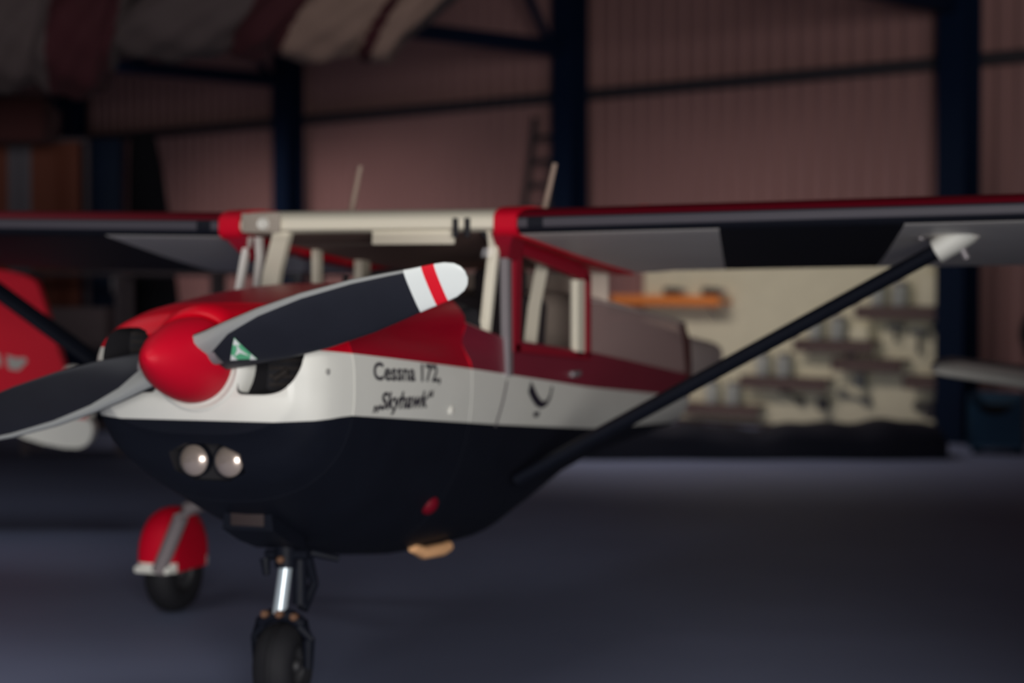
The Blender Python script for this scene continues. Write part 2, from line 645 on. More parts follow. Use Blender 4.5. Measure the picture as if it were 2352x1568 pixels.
for ang in (AL, AL + PI):
    m = MB()
    rs = sorted(set([x[0] for x in CH] + [0.855, 0.915, 0.957, 0.28, 0.42, 0.6, 0.74]))
    rings = []
    for r in rs:
        c, b = interp(r, CH)
        th = blade_th(r)
        ring = []
        e = math.radians(interp(r, [(0.09, 95), (0.15, 66), (0.22, 46), (0.34, 34), (0.5, 29), (0.85, 26), (1.05, 30)])[0])
        for a in [e * k / 5 for k in range(5)] + [e + (PI - e) * k / 14 for k in range(14)] + [PI + PI * k / 19 for k in range(19)]:
            x = 0.5 * math.cos(a)
            y = math.sin(a)
            y = th * (1.0 if y > 0 else 0.45) * math.copysign(abs(y) ** (0.55 if x > 0 else 0.8), y) * (0.78 + 0.44 * x)
            ring.append(blade_pt(r, x, y, ang))
        rings.append(ring)

    def bmt(i, k, rs=rs):
        r = 0.5 * (rs[i] + rs[min(i + 1, len(rs) - 1)])
        if r < 0.855:
            if k < 5:
                return EDGE
            return BLADE
        return BRED if 0.915 < r < 0.957 else BWHITE
    vs = m.loft(rings, BLADE, True, False, bmt)
    for r, mm in ((vs[0], BLADE), (vs[-1], BWHITE)):
        f = m.bm.faces.new(r)
        f.material_index = m.mi(mm)
    bl = m.build('propeller_blade', plane, sharp=60)
    # blade cuff reflecting metal root
    m = MB()
    c = [blade_pt(0.085, x, 0.004, ang) for x in (-0.4, 0.4)]
    m.tube(blade_pt(0.05, 0, 0, ang), blade_pt(0.145, 0, 0, ang), 0.05, 0.046, STEEL, 20)
    m.build('blade_root', bl)
    if ang == AL:
        # triangular sticker: green triangle with three pale spokes, laid on the blade's face
        m = MB()
        P = lambda dx, dz, h: Vector((0.216 + dx, 0, 1.354 + dz)) and _st(dx, dz, h)

        def _st(dx, dz, h):
            x = 0.216 + dx
            z = 1.354 + dz - HZ
            r = x * math.cos(ang) + z * math.sin(ang)
            q = -x * math.sin(ang) + z * math.cos(ang)
            c, b = interp(r, CH)
            ct = q / c
            a = math.acos(max(-1, min(1, ct * 2)))
            th = blade_th(r) * abs(math.sin(a)) ** (0.55 if ct > 0 else 0.8) * (0.78 + 0.44 * ct)
            return blade_pt(r, ct, th + h, ang)

        def tri(pts, h, mm):
            n = 8
            bmv = {}
            A, B, D = [Vector((p[0], p[1], 0)) for p in pts]
            for i in range(n + 1):
                for j in range(n + 1 - i):
                    p = A + (B - A) * (i / n) + (D - A) * (j / n)
                    bmv[i, j] = m.bm.verts.new(_st(p.x, p.y, h))
            for i in range(n):
                for j in range(n - i):
                    f = m.bm.faces.new([bmv[i, j], bmv[i + 1, j], bmv[i, j + 1]])
                    f.material_index = m.mi(mm)
                    if i + j < n - 1:
                        f = m.bm.faces.new([bmv[i + 1, j], bmv[i + 1, j + 1], bmv[i, j + 1]])
                        f.material_index = m.mi(mm)
        tri([(-0.042, -0.030), (0.046, -0.034), (0.000, 0.045)], 0.0015, GREEN)
        for cx, cz in ((-0.030, -0.022), (0.033, -0.026), (0.0, 0.030)):
            tri([(cx - 0.012, cz - 0.009), (cx + 0.012, cz - 0.009), (cx, cz + 0.013)], 0.0025, BWHITE)
            d = Vector((cx, cz, 0)).normalized()
            w = Vector((-d.y, d.x, 0)) * 0.007
            tri([(-w.x, -w.y), (w.x, w.y), (cx * 0.8, cz * 0.8)], 0.0022, BWHITE)
        o = m.build('sticker', bl)
        o['label'] = 'green and white triangular sticker'

# engine seen through the inlets
for sgn in (1, -1):
    m = MB()
    m.box((sgn * 0.27, 0.275, 1.29), (0.20, 0.03, 0.20), ENGINE)
    for k in range(7):
        m.box((sgn * 0.27, 0.262, 1.21 + 0.028 * k), (0.20, 0.05, 0.010), ENGINE)
    m.box((sgn * 0.30, 0.225, 1.215), (0.03, 0.03, 0.05), GREYDOT, bevel=0.006)
    m.tube((sgn * 0.335, 0.20, 1.23), (sgn * 0.352, 0.20, 1.29), 0.016, 0.012, BRASS, 10)
    m.tube((sgn * 0.19, 0.24, 1.23), (sgn * 0.24, 0.24, 1.26), 0.012, 0.012, ENGINE, 10)
    m.build('engine_cylinder', plane)

# landing lights
for x in (-0.067, 0.067):
    m = MB()
    m.rev([(0.0, 0.052), (-0.012, 0.053), (-0.018, 0.047), (-0.026, 0.034), (-0.031, 0.018), (-0.033, 0.0)], (x, 0.150, 0.952), (0, 1, 0), REFLECT, 32)
    ll = m.build('landing_light', plane)
    m = MB()
    m.rev([(0.02, 0.056), (-0.010, 0.060), (-0.016, 0.056), (-0.010, 0.051)], (x, 0.150, 0.952), (0, 1, 0), BLACK, 32)
    m.build('bezel', ll)

# small screws, cover discs and lettering on the left side
def side_disc(name, u, z, r, mm, h=0.004):
    m = MB()
    v = surf_v(u, z)
    m.rev([(-0.02, r), (h * 0.7, r), (h, r * 0.8), (h, 0)], (v, u, z), (1, 0, 0), mm, 20)
    return m.build(name, plane)


side_disc('cowl_fastener', 0.135, 1.262, 0.011, GREYDOT)
o = side_disc('light_cover', 0.985, 1.082, 0.017, LIGHTCAP, 0.010)
m = MB()
m.rev([(-0.02, 0.014), (0, 0.014), (0.006, 0.009), (0.007, 0)], (0.0, 0.272, 0.826), (0, -1, -0.3), STEEL, 16)
m.build('bolt', plane)


def lettering(name, txt, u0, z0, size, slope, shear=0.0, bold=0.0, parent=None, squash=1.0):
    cu = bpy.data.curves.new(name, 'FONT')
    cu.body = txt
    cu.size = size
    cu.shear = shear
    cu.offset = bold
    cu.resolution_u = 3
    t = bpy.data.objects.new('t', cu)
    C.objects.link(t)
    dg = bpy.context.evaluated_depsgraph_get()
    dg.update()
    me = bpy.data.meshes.new_from_object(t.evaluated_get(dg))
    bpy.data.objects.remove(t)
    bm = bmesh.new()
    bm.from_mesh(me)
    bmesh.ops.subdivide_edges(bm, edges=[e for e in bm.edges if e.calc_length() > 0.03], cuts=2)
    for v in bm.verts:
        u = u0 + v.co.x * squash
        z = z0 + v.co.y - slope * (u - u0)
        v.co = Vector((surf_v(u, z) + 0.0028, u, z)) - plane.location
    bm.to_mesh(me)
    bm.free()
    me.name = name
    me.materials.clear()
    me.materials.append(INK)
    o = bpy.data.objects.new(name, me)
    C.objects.link(o)
    o.parent = parent
    return o


lettering('lettering', 'Cessna 172,', 0.385, 1.225, 0.085, 0.060, parent=cowl, squash=1.20, bold=0.0022)
lettering('lettering', '\u201eSkyhawk\u201c', 0.390, 1.122, 0.082, 0.036, shear=0.25, bold=0.0025, parent=cowl, squash=1.18)

# crest: a curved dark horn with a small tassel mark on the door side
m = MB()


def strip(pts, ws, mm):
    L, Rr = [], []
    for i, (u, z) in enumerate(pts):
        a = pts[max(i - 1, 0)]
        b = pts[min(i + 1, len(pts) - 1)]
        d = Vector((b[0] - a[0], b[1] - a[1])).normalized()
        n = Vector((-d.y, d.x)) * ws[i] / 2
        for lst, q in ((L, (u + n.x, z + n.y)), (Rr, (u - n.x, z - n.y))):
            lst.append(m.bm.verts.new((surf_v(q[0], q[1]) + 0.003, q[0], q[1])))
    for i in range(len(pts) - 1):
        f = m.bm.faces.new([L[i], L[i + 1], Rr[i + 1], Rr[i]])
        f.material_index = m.mi(mm)


strip([(1.79, 1.13), (1.83, 1.10), (1.885, 1.065), (1.95, 1.045), (2.01, 1.05), (2.05, 1.075), (2.075, 1.115)], [0.055, 0.055, 0.045, 0.030, 0.022, 0.02, 0.02], INK)
strip([(1.855, 1.012), (1.895, 1.008), (1.925, 1.012)], [0.016, 0.024, 0.014], INK)
crest = m.build('crest', tub)
crest['label'] = 'dark horn-shaped crest painted on the white side'

# ---- cabin: dashboard, seats, yokes, lining, posts
m = MB()
rings = []
for u, z in ((1.17, 1.50), (1.26, 1.515), (1.36, 1.50), (1.40, 1.42), (1.38, 1.2)):
    rings.append([Vector((x, u, z - 0.05 * abs(x / 0.5) ** 4)) for x in [-0.50 + 0.1 * k for k in range(11)]])
m.loft(rings, DARK, False)
m.box((0, 1.40, 1.20), (0.98, 0.04, 0.40), DARK)
m.build('dashboard', plane)
for x in (-0.25, 0.25):
    m = MB()
    m.box((x, 1.95, 0.98), (0.44, 0.46, 0.14), SEAT, bevel=0.04)
    m.box((x, 2.22, 1.22), (0.44, 0.12, 0.56), SEAT, Matrix.Rotation(-0.18, 3, 'X'), 0.045)
    m.box((x, 2.29, 1.55), (0.24, 0.08, 0.13), SEAT, bevel=0.03)
    m.tube((x, 2.28, 1.44), (x, 2.29, 1.53), 0.03, 0.03, SEAT, 8)
    m.box((x, 1.97, 0.85), (0.30, 0.36, 0.14), SEAT, bevel=0.02)
    m.build('seat', plane)
    m = MB()
    m.path([(x - 0.11, 1.53, 1.58), (x - 0.10, 1.53, 1.51), (x, 1.53, 1.49), (x + 0.10, 1.53, 1.51), (x + 0.11, 1.53, 1.58)], 0.014, DARK, 10)
    m.tube((x, 1.40, 1.47), (x, 1.54, 1.49), 0.014, 0.014, DARK, 10)
    m.build('control_yoke', plane)
m = MB()
m.box((0, 3.05, 1.25), (1.02, 0.03, 0.70), BULK, bevel=0.01)
m.build('rear_bulkhead', plane)

# roof of the cabin between the wings: same section as the wing
AF_U = [(3.0, 1.612), (2.6, 1.700), (2.25, 1.775), (1.95, 1.825), (1.75, 1.846), (1.58, 1.848), (1.49, 1.842), (1.445, 1.832), (1.422, 1.822), (1.408, 1.811),
        (1.402, 1.803), (1.398, 1.785), (1.402, 1.769), (1.410, 1.757), (1.428, 1.745), (1.47, 1.738), (1.60, 1.725), (1.85, 1.700), (2.2, 1.665), (2.6, 1.630), (3.0, 1.598)]
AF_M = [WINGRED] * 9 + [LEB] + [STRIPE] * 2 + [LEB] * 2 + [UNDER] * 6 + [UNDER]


def airfoil(v, dz=0.0, grow=0.0, lo=0.0, chord=1.0, sweep=0.0):
    return [Vector((v, 1.4 + (u - 1.4) * chord + sweep - (grow if u < 1.5 else 0), 1.785 + (z - 1.785) * (0.35 + 0.65 * chord) + dz + (grow if i < 11 else -grow))) for i, (u, z) in enumerate(AF_U)]


m = MB()
m.loft([[p + Z * (0.016 if i >= 13 else 0) for i, p in enumerate(airfoil(v))] for v in (-0.553, -0.3, 0, 0.3, 0.553)], CREAM, True, True, lambda i, k: LINING if k >= 15 else CREAM)
m.build('cabin_roof', plane)

for sgn in (1, -1):
    # red root fairing with its lower tongue
    m = MB()
    m.loft([airfoil(sgn * v, 0, 0.010) for v in (0.555, 0.648)], RED, True, True, lambda i, k: MRED)
    m.loft([[Vector((sgn * a, u, z)) for a, u, z in r] for r in (
        [(0.54, 1.405, 1.755), (0.64, 1.405, 1.755), (0.62, 1.60, 1.73), (0.54, 1.60, 1.73)],
        [(0.545, 1.43, 1.71), (0.61, 1.43, 1.71), (0.59, 1.62, 1.69), (0.545, 1.62, 1.69)],
        [(0.545, 1.50, 1.645), (0.575, 1.50, 1.645), (0.57, 1.65, 1.63), (0.545, 1.65, 1.63)])], FRAMERED, True, True)
    m.build('root_fairing', plane)
    # wing half
    vs = [0.65, 0.69, 0.755, 0.95, 1.20, 1.45, 1.80, 2.14, 2.35, 2.6, 3.2, 4.0, 4.8, 5.3, 5.45]
    m = MB()
    rings = []
    for v in vs:
        ch = 1.0 if v < 2.6 else 1.0 - 0.30 * (v - 2.6) / 2.85
        if v == 5.45:
            ch *= 0.9
        r = airfoil(sgn * v, 0.017 * (v - 0.65), 0, 0, ch)
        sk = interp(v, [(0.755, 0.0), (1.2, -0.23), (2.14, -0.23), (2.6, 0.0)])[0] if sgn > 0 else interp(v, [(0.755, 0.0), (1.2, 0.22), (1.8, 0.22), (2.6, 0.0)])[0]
        for q in range(14, len(r)):       # shade under the wing is painted on, its edges slightly askew
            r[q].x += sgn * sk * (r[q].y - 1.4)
        rings.append(r)

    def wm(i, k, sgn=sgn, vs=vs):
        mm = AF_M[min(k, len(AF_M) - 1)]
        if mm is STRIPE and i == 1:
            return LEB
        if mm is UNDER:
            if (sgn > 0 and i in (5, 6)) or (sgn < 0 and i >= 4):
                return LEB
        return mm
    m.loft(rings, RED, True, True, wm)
    o = m.build('wing', plane, sharp=30)
    # strut
    m = MB()
    top = Vector((sgn * 2.19, 1.85, 1.675)) if sgn > 0 else Vector((-2.33, 1.85, 1.70))
    bot = Vector((sgn * 0.53, 1.75, 0.755)) if sgn > 0 else Vector((-0.48, 1.75, 0.60))
    d = (top - bot).normalized()
    ax = Vector((0, 1, 0)) - d * d.y
    ax.normalize()
    bx = d.cross(ax)
    rings = []
    for t in (0, 1):
        p = bot + (top - bot) * t
        rings.append([p + ax * (0.075 * math.cos(2 * PI * k / 18)) + bx * (0.030 * math.sin(2 * PI * k / 18)) for k in range(18)])
    m.loft(rings, BLACK, True, True)
    st = m.build('wing_strut', plane)
    m = MB()
    end = Vector((sgn * 2.315, 1.85, 1.762)) if sgn > 0 else Vector((-2.47, 1.85, 1.775))
    rings = []
    for t, a, b in ((-0.02, 0.080, 0.040), (0.0, 0.084, 0.048), (0.5, 0.088, 0.054), (1.0, 0.090, 0.056)):
        p = top + (end - top) * t
        rings.append([p + ax * (a * math.cos(2 * PI * k / 18)) + bx * (b * math.sin(2 * PI * k / 18)) for k in range(18)])
    m.loft(rings, WHITE, True, True)
    m.rev([(0.0, 0.085), (0.012, 0.08), (0.015, 0.0)], (end.x - sgn * 0.045, 1.85, 1.735), (0, 0, -1), UNDER, 24)
    m.tube(top + Vector((-sgn * 0.06, 0.0, 0.045)), top + Vector((-sgn * 0.05, 0.0, 0.085)), 0.014, 0.014, STEEL, 10)
    m.tube(top + Vector((sgn * 0.09, 0.0, 0.02)), top + Vector((sgn * 0.115, 0.0, -0.03)), 0.014, 0.014, STEEL, 10)
    o = m.build('strut_fairing', st)
    o['label'] = 'white fairing at the upper strut end'

# windscreen
m = MB()
rings = []
NV = 24
for r in range(7):
    t = r / 6
    ring = []
    for k in range(NV + 1):
        q = -1 + 2 * k / NV
        b = Vector((q * 0.545, 1.155 + 0.36 * abs(q) ** 3.2, 1.535 - 0.185 * abs(q) ** 4))
        tp = Vector((q * 0.545, 1.432, 1.748))
        p = b + (tp - b) * t
        p.y -= 0.022 * math.sin(PI * t) * (1 - abs(q) ** 4)
        ring.append(p)
    rings.append(ring)
m.loft(rings, GLASS, False)
m.build('windscreen', plane, sharp=80)


def post(name, pts, w, d, mm, parent=plane):
    m = MB()
    rings = []
    for p in pts:
        p = Vector(p)
        rings.append([p + Vector((a * w / 2, b * d / 2, 0)) for a, b in ((-1, -1), (1, -1), (1, 1), (-1, 1))])
    m.loft(rings, mm, True, True)
    return m.build(name, parent)


post('windscreen_post', [(0.500, 1.44, 1.36), (0.520, 1.445, 1.55), (0.532, 1.46, 1.70), (0.520, 1.475, 1.77)], 0.040, 0.03, CREAM)
post('windscreen_post', [(-0.440, 1.44, 1.50), (-0.425, 1.445, 1.60), (-0.385, 1.46, 1.77)], 0.075, 0.04, CREAM)
post('side_post', [(-0.605, 1.47, 1.49), (-0.565, 1.46, 1.66), (-0.545, 1.46, 1.74)], 0.022, 0.03, UNDER)
post('side_post', [(-0.530, 1.49, 1.49), (-0.505, 1.48, 1.66), (-0.500, 1.46, 1.74)], 0.024, 0.03, UNDER)
post('cabin_post', [(-0.52, 2.53, 1.20), (-0.52, 2.53, 1.66)], 0.04, 0.09, CREAM)
post('cabin_post', [(-0.52, 2.05, 1.20), (-0.52, 2.05, 1.70)], 0.03, 0.05, CREAM)
post('shoulder_belt', [(0.44, 2.12, 1.22), (0.46, 2.14, 1.45), (0.49, 2.18, 1.66)], 0.055, 0.012, CREAM)
# header trim, sun visor, vents
m = MB()
m.box((0.02, 1.475, 1.795), (0.98, 0.04, 0.065), CREAM, bevel=0.012)
m.build('header_trim', plane)
m = MB()
m.box((0.197, 1.44, 1.758), (0.355, 0.012, 0.105), CREAM, Matrix.Rotation(-0.12, 3, 'X'), 0.005)
m.tube((0.03, 1.455, 1.806), (0.37, 1.455, 1.806), 0.007, 0.007, STEEL, 8)
m.build('sun_visor', plane)
m = MB()
m.box((-0.452, 1.388, 1.797), (0.175, 0.012, 0.078), CORNER, bevel=0.004)
m.build('corner_trim', plane)
for x in (0.395, 0.445):
    m = MB()
    m.box((x, 1.392, 1.770), (0.022, 0.014, 0.075), DARK, bevel=0.003)
    m.build('visor_clip', plane)
for x in (-0.440,):
    m = MB()
    m.rev([(0.05, 0.028), (0.0, 0.028), (-0.012, 0.022), (-0.008, 0.012), (-0.016, 0.0)], (x, 1.384, 1.792), (0, 1, 0), LIGHTCAP, 20)
    m.build('air_vent', plane)
m = MB()
m.tube((0.395, 1.46, 1.81), (0.415, 1.46, 1.74), 0.010, 0.010, DARK, 8)
m.tube((0.46, 1.46, 1.79), (0.52, 1.50, 1.70), 0.016, 0.018, DARK, 8)
m.build('visor_bracket', plane)

# left door with window
def side_v(u, z):
    return 0.557


m = MB()
fr = [(1.64, 1.30), (1.665, 1.665), (2.49, 1.565), (2.52, 1.535), (2.515, 1.235)]     # window opening (u, z)
outer = [(1.535, 1.31), (1.545, 1.72), (1.62, 1.725), (2.56, 1.60), (2.60, 1.555), (2.59, 1.21)]


def frame_bar(a, b, w, mm):
    va, vb = Vector((0.560, a[0], a[1])), Vector((0.560, b[0], b[1]))
    d = (vb - va).normalized()
    n = d.cross(Vector((1, 0, 0))).normalized()
    rings = []
    for p in (va - d * w * 0.3, vb + d * w * 0.3):
        rings.append([p + n * (w / 2) * i + Vector((0.016 * j, 0, 0)) for i, j in ((-1, -1), (1, -1), (1, 1), (-1, 1))])
    m.loft(rings, mm, True, True)


frame_bar((1.53, 1.20), (1.515, 1.68), 0.045, STEEL)
frame_bar((1.605, 1.30), (1.625, 1.69), 0.075, FRAMERED)
frame_bar((1.63, 1.70), (2.53, 1.585), 0.060, FRAMERED)
frame_bar((2.545, 1.575), (2.545, 1.24), 0.055, FRAMERED)
frame_bar((2.43, 1.535), (2.43, 1.265), 0.10, CREAM)
frame_bar((1.60, 1.295), (2.56, 1.225), 0.03, FRAMERED)
door = m.build('door', plane)
m = MB()
m.loft([[Vector((0.556, 1.63, 1.30)), Vector((0.556, 2.53, 1.23))], [Vector((0.556, 1.64, 1.69)), Vector((0.556, 2.53, 1.58))]], GLASS, False)
m.build('door_window', door)
m = MB()
m.box((0.566, 2.38, 1.155), (0.02, 0.12, 0.025), STEEL, bevel=0.006)
m.build('door_handle', door)
# dark panel gap at the door's front edge
m = MB()
for k in range(8):
    z0, z1 = 0.99 + 0.022 * k, 0.99 + 0.022 * (k + 1)
    u0, u1 = 1.418 + 0.012 * k, 1.418 + 0.012 * (k + 1)
    q = [(surf_v(u0, z0) + 0.002, u0, z0), (surf_v(u0 + 0.02, z0) + 0.002, u0 + 0.02, z0), (surf_v(u1 + 0.02, z1) + 0.002, u1 + 0.02, z1), (surf_v(u1, z1) + 0.002, u1, z1)]
    f = m.bm.faces.new([m.bm.verts.new(p) for p in q])
    f.material_index = m.mi(STEEL)
m.build('door_seam', door, weld=1e-4)

# rear side windows and the turtle deck over them
REAR = [(2.58, 1.485), (2.9, 1.470), (3.3, 1.440), (3.7, 1.405), (4.1, 1.370), (4.45, 1.342), (4.55, 1.330)]
for sgn in (1, -1):
    m = MB()
    lo, hi = [], []
    for u, z in REAR:
        sill = interp(u, SILL)[0]
        lo.append(Vector((sgn * (surf_v(u, sill) - 0.004), u, sill - 0.005)))
        hi.append(Vector((sgn * (surf_v(u, sill) - 0.035), u, z)))
    m.loft([lo, hi], HAZEGLASS, False)
    m.build('rear_window', plane, sharp=80)
m = MB()
rings = []
for u, z in REAR:
    sill = interp(u, SILL)[0]
    w = surf_v(u, sill) - 0.03
    rings.append([Vector((w * math.copysign(abs(math.cos(a)) ** 0.6, math.cos(a)), u, z - 0.012 + 0.05 * math.sin(a) ** 0.8)) for a in [PI * k / 12 for k in range(13)]])
m.loft(rings, TAIL, False)
m.build('turtle_deck', plane)
m = MB()
u = 4.5
m.path([(0.508, 4.50, 0.95), (0.508, 4.505, 1.10), (0.50, 4.51, 1.22), (0.465, 4.52, 1.33)], 0.022, DKRED, 8)
m.build('rear_window_frame', plane)

# nose gear
m = MB()
m.tube((0.02, 0.66, 0.74), (0.02, 0.655, 0.52), 0.040, 0.040, BLACK, 18)
m.build('nose_strut', plane)
m = MB()
m.tube((0.022, 0.655, 0.535), (0.004, 0.635, 0.350), 0.0245, 0.0265, CHROME, 20)
m.build('oleo_leg', plane)
m = MB()
m.tube((0.075, 0.71, 0.57), (0.085, 0.76, 0.45), 0.022, 0.016, BLACK, 10)
m.tube((0.085, 0.76, 0.45), (0.065, 0.70, 0.36), 0.018, 0.022, BLACK, 10)
m.tube((0.055, 0.70, 0.60), (0.060, 0.69, 0.38), 0.026, 0.028, BLACK, 12)
m.tube((-0.06, 0.66, 0.56), (0.11, 0.66, 0.57), 0.020, 0.020, BLACK, 10)
m.tube((-0.055, 0.64, 0.55), (-0.045, 0.63, 0.49), 0.020, 0.012, BLACK, 10)
m.tube((0.10, 0.70, 0.57), (0.19, 0.75, 0.545), 0.016, 0.012, BLACK, 10)
m.build('torque_link', plane)
m = MB()
m.path([(-0.092, 0.65, 0.155), (-0.094, 0.65, 0.26), (-0.072, 0.645, 0.315), (-0.03, 0.64, 0.342), (0.01, 0.64, 0.348), (0.05, 0.64, 0.342), (0.092, 0.645, 0.315), (0.114, 0.65, 0.26), (0.112, 0.65, 0.155)], [0.018, 0.024, 0.026, 0.026, 0.028, 0.026, 0.026, 0.024, 0.018], BLACK, 12)
m.build('nose_fork', plane)
for p in ((0.021, 0.610, 0.552), (-0.040, 0.60, 0.352), (0.078, 0.60, 0.348), (0.02, 0.598, 0.355)):
    m = MB()
    m.rev([(0.0, 0.014), (0.02, 0.014), (0.026, 0.009), (0.027, 0)], (p[0], p[1] + 0.015, p[2]), (0, -1, 0), BRASS, 14)
    m.build('bolt', plane)


def wheel(name, c, R, w, axis, hubr, mm=RUBBER):
    m = MB()
    h = w / 2
    prof = [(-h * 0.75, hubr), (-h * 0.98, hubr + 0.25 * (R - hubr)), (-h, hubr + 0.5 * (R - hubr)), (-h * 0.86, R - 0.022), (-h * 0.55, R - 0.006), (-h * 0.16, R), (-h * 0.14, R - 0.006), (h * 0.14, R - 0.006), (h * 0.16, R),
            (h * 0.55, R - 0.006), (h * 0.86, R - 0.022), (h, hubr + 0.5 * (R - hubr)), (h * 0.98, hubr + 0.25 * (R - hubr)), (h * 0.75, hubr)]
    m.rev(prof, c, axis, mm, 48)
    o = m.build(name, plane)
    m = MB()
    m.rev([(-h * 0.92, 0), (-h * 0.9, hubr * 0.3), (-h * 0.5, hubr * 0.4), (-h * 0.55, hubr * 0.85), (-h * 0.75, hubr), (h * 0.75, hubr), (h * 0.55, hubr * 0.85), (h * 0.5, hubr * 0.4), (h * 0.9, hubr * 0.3), (h * 0.92, 0), ], c, axis, HUB, 24)
    m.build('wheel_hub', o)
    return o


wheel('nose_wheel', (0.008, 0.655, 0.158), 0.158, 0.150, (1, 0.10, 0), 0.07)

# right main gear with its wheel fairing
m = MB()
m.path([(-0.40, 2.35, 0.60), (-0.85, 2.32, 0.545), (-1.19, 2.25, 0.535), (-1.268, 2.20, 0.505), (-1.285, 2.19, 0.470), (-1.392, 2.17, 0.215)], [0.05, 0.042, 0.036, 0.036, 0.036, 0.036], LEGM, 14)
m.build('main_gear_leg', plane)
wheel('main_wheel', (-1.425, 2.37, 0.19), 0.19, 0.145, (1, 0.0, 0), 0.08)
m = MB()
c = Vector((-1.425, 2.38, 0.252))
rings = []
NA = 18
for i in range(NA + 1):
    a = PI * i / NA                      # from the front rim over the crown to the tail
    lx = 0.210 if a < PI / 2 else 0.17
    ring = []
    for k in range(11):
        q = PI * k / 10
        rr = math.sin(q) ** 0.55
        ring.append(c + Vector((0.098 * math.cos(q), -math.cos(a) * lx * (0.72 + 0.28 * rr), math.sin(a) ** 0.8 * 0.245 * (0.62 + 0.38 * rr))))
    rings.append(ring)
m.loft(rings, MRED, False)
rim = [[p + Vector((0, 0, 0)) for p in rings[0]], [Vector((p.x, p.y + 0.008, p.z - 0.045)) for p in rings[0]]]
m.loft(rim, WHITE, False)
m.loft([[p for p in rings[-1]], [Vector((p.x, p.y, p.z - 0.045)) for p in rings[-1]]], WHITE, False)
for e in (0, -1):
    m.loft([[r[e] + Vector((0, 0, 0)) for r in rings], [Vector((r[e].x, r[e].y, c.z - 0.045)) for r in rings]], MRED, False)
m.box(c + Vector((0, -0.165, -0.030)), (0.185, 0.12, 0.034), WHITE, bevel=0.012)
o = m.build('wheel_fairing', plane)
o['label'] = 'red wheel fairing with a white lower rim'

# belly hardware
m = MB()
m.rev([(0.0, 0.040), (0.012, 0.036), (0.022, 0.022), (0.026, 0)], (0.405, 1.10, 0.712), (0.8, -0.25, -0.5), COVRED, 20)
o = m.build('drain_cover', plane)
o['label'] = 'small red cover on the black belly'
m = MB()
m.path([(0.20, 1.42, 0.50), (0.21, 1.50, 0.470), (0.235, 1.64, 0.466), (0.24, 1.70, 0.472)], [0.020, 0.026, 0.027, 0.022], ORANGEM, 12)
o = m.build('exhaust_stub', plane)
o['label'] = 'orange tinted pipe end under the belly'
m = MB()
m.loft([[Vector((x, u, z)) for x, z in ((-0.085, zt), (0.085, zt), (0.10, zb), (-0.10, zb))] for u, zt, zb in ((0.40, 0.800, 0.685), (0.52, 0.74, 0.63), (0.66, 0.70, 0.585))], BLACK, True, True)
m.box((0.0, 0.398, 0.742), (0.13, 0.008, 0.085), OUTLET, bevel=0.003)
m.build('air_outlet', plane)

# whip antennas and fuel caps on the wing
for a, b in (((-0.450, 2.2, 1.75), (-0.378, 2.2, 2.071)), ((0.455, 2.2, 1.75), (0.532, 2.2, 2.063))):
    m = MB()
    m.tube(a, b, 0.016, 0.011, ANTM, 10)
    m.rev([(0, 0.05), (0.02, 0.03), (0.03, 0.0)], (a[0], a[1], 1.795), (0, 0, 1), LIGHTCAP, 14)
    m.build('antenna', plane)
for x in (1.02,):
    m = MB()
    m.rev([(-0.03, 0.035), (0.02, 0.035), (0.028, 0.028), (0.03, 0)], (x, 1.9, 1.84), (0, 0, 1), MRED, 18)
    m.build('fuel_cap', plane)

# ------------------------------------------------------------------ tool wall on the right
m = MB()
m.box(wl(2.16, 1.13, -0.235), (4.0, 0.05, 2.18), BOARD, RW, 0.008)
board = m.build('tool_board')
tag(board, 'cream board on the hangar wall carrying shelves and tools, left of the right-hand column', 'board')
FB = -0.205                                  # front face of the board


def wall_shelf(s0, s1, z, label, tilt=0.0, d=0.16, mm=SHELF):
    sm = (s0 + s1) / 2
    t = thing('tool_shelf', wl(sm, z, FB), label, 'shelf', 'small shelves on the tool board')
    m = MB()
    m.box(wl(sm, z, FB + d / 2), (abs(s1 - s0), d, 0.035), mm, RW, 0.005)
    m.box(wl(sm, z - 0.050, FB + d - 0.012), (abs(s1 - s0), 0.024, 0.135), mm, RW, 0.004)
    m.build('shelf_board', t)
    for q in (0.12, 0.88):
        m = MB()
        m.tube(wl(s0 + (s1 - s0) * q, z - 0.14, FB + 0.02), wl(s0 + (s1 - s0) * q, z - 0.02, FB + d * 0.8), 0.012, 0.012, STEEL, 8)
        m.build('bracket', t)
    return t


def jar(s, z, r, h, label, off=0.085):
    t = thing('jar', wl(s, z, FB + off), label, 'jar', 'jars on the tool board shelves')
    m = MB()
    m.rev([(0, 0), (0, r * 0.95), (0.01, r), (h * 0.8, r), (h * 0.86, r * 0.85), (h * 0.9, r * 0.8), (h * 0.9, 0)], wl(s, z, FB + off), (0, 0, 1), JARM, 20)
    m.build('jar_body', t)
    m = MB()
    m.rev([(h * 0.86, r * 0.9), (h, r * 0.9), (h * 1.02, r * 0.8), (h * 1.02, 0)], wl(s, z, FB + off), (0, 0, 1), LIDM, 20)
    m.build('lid', t)
    return t


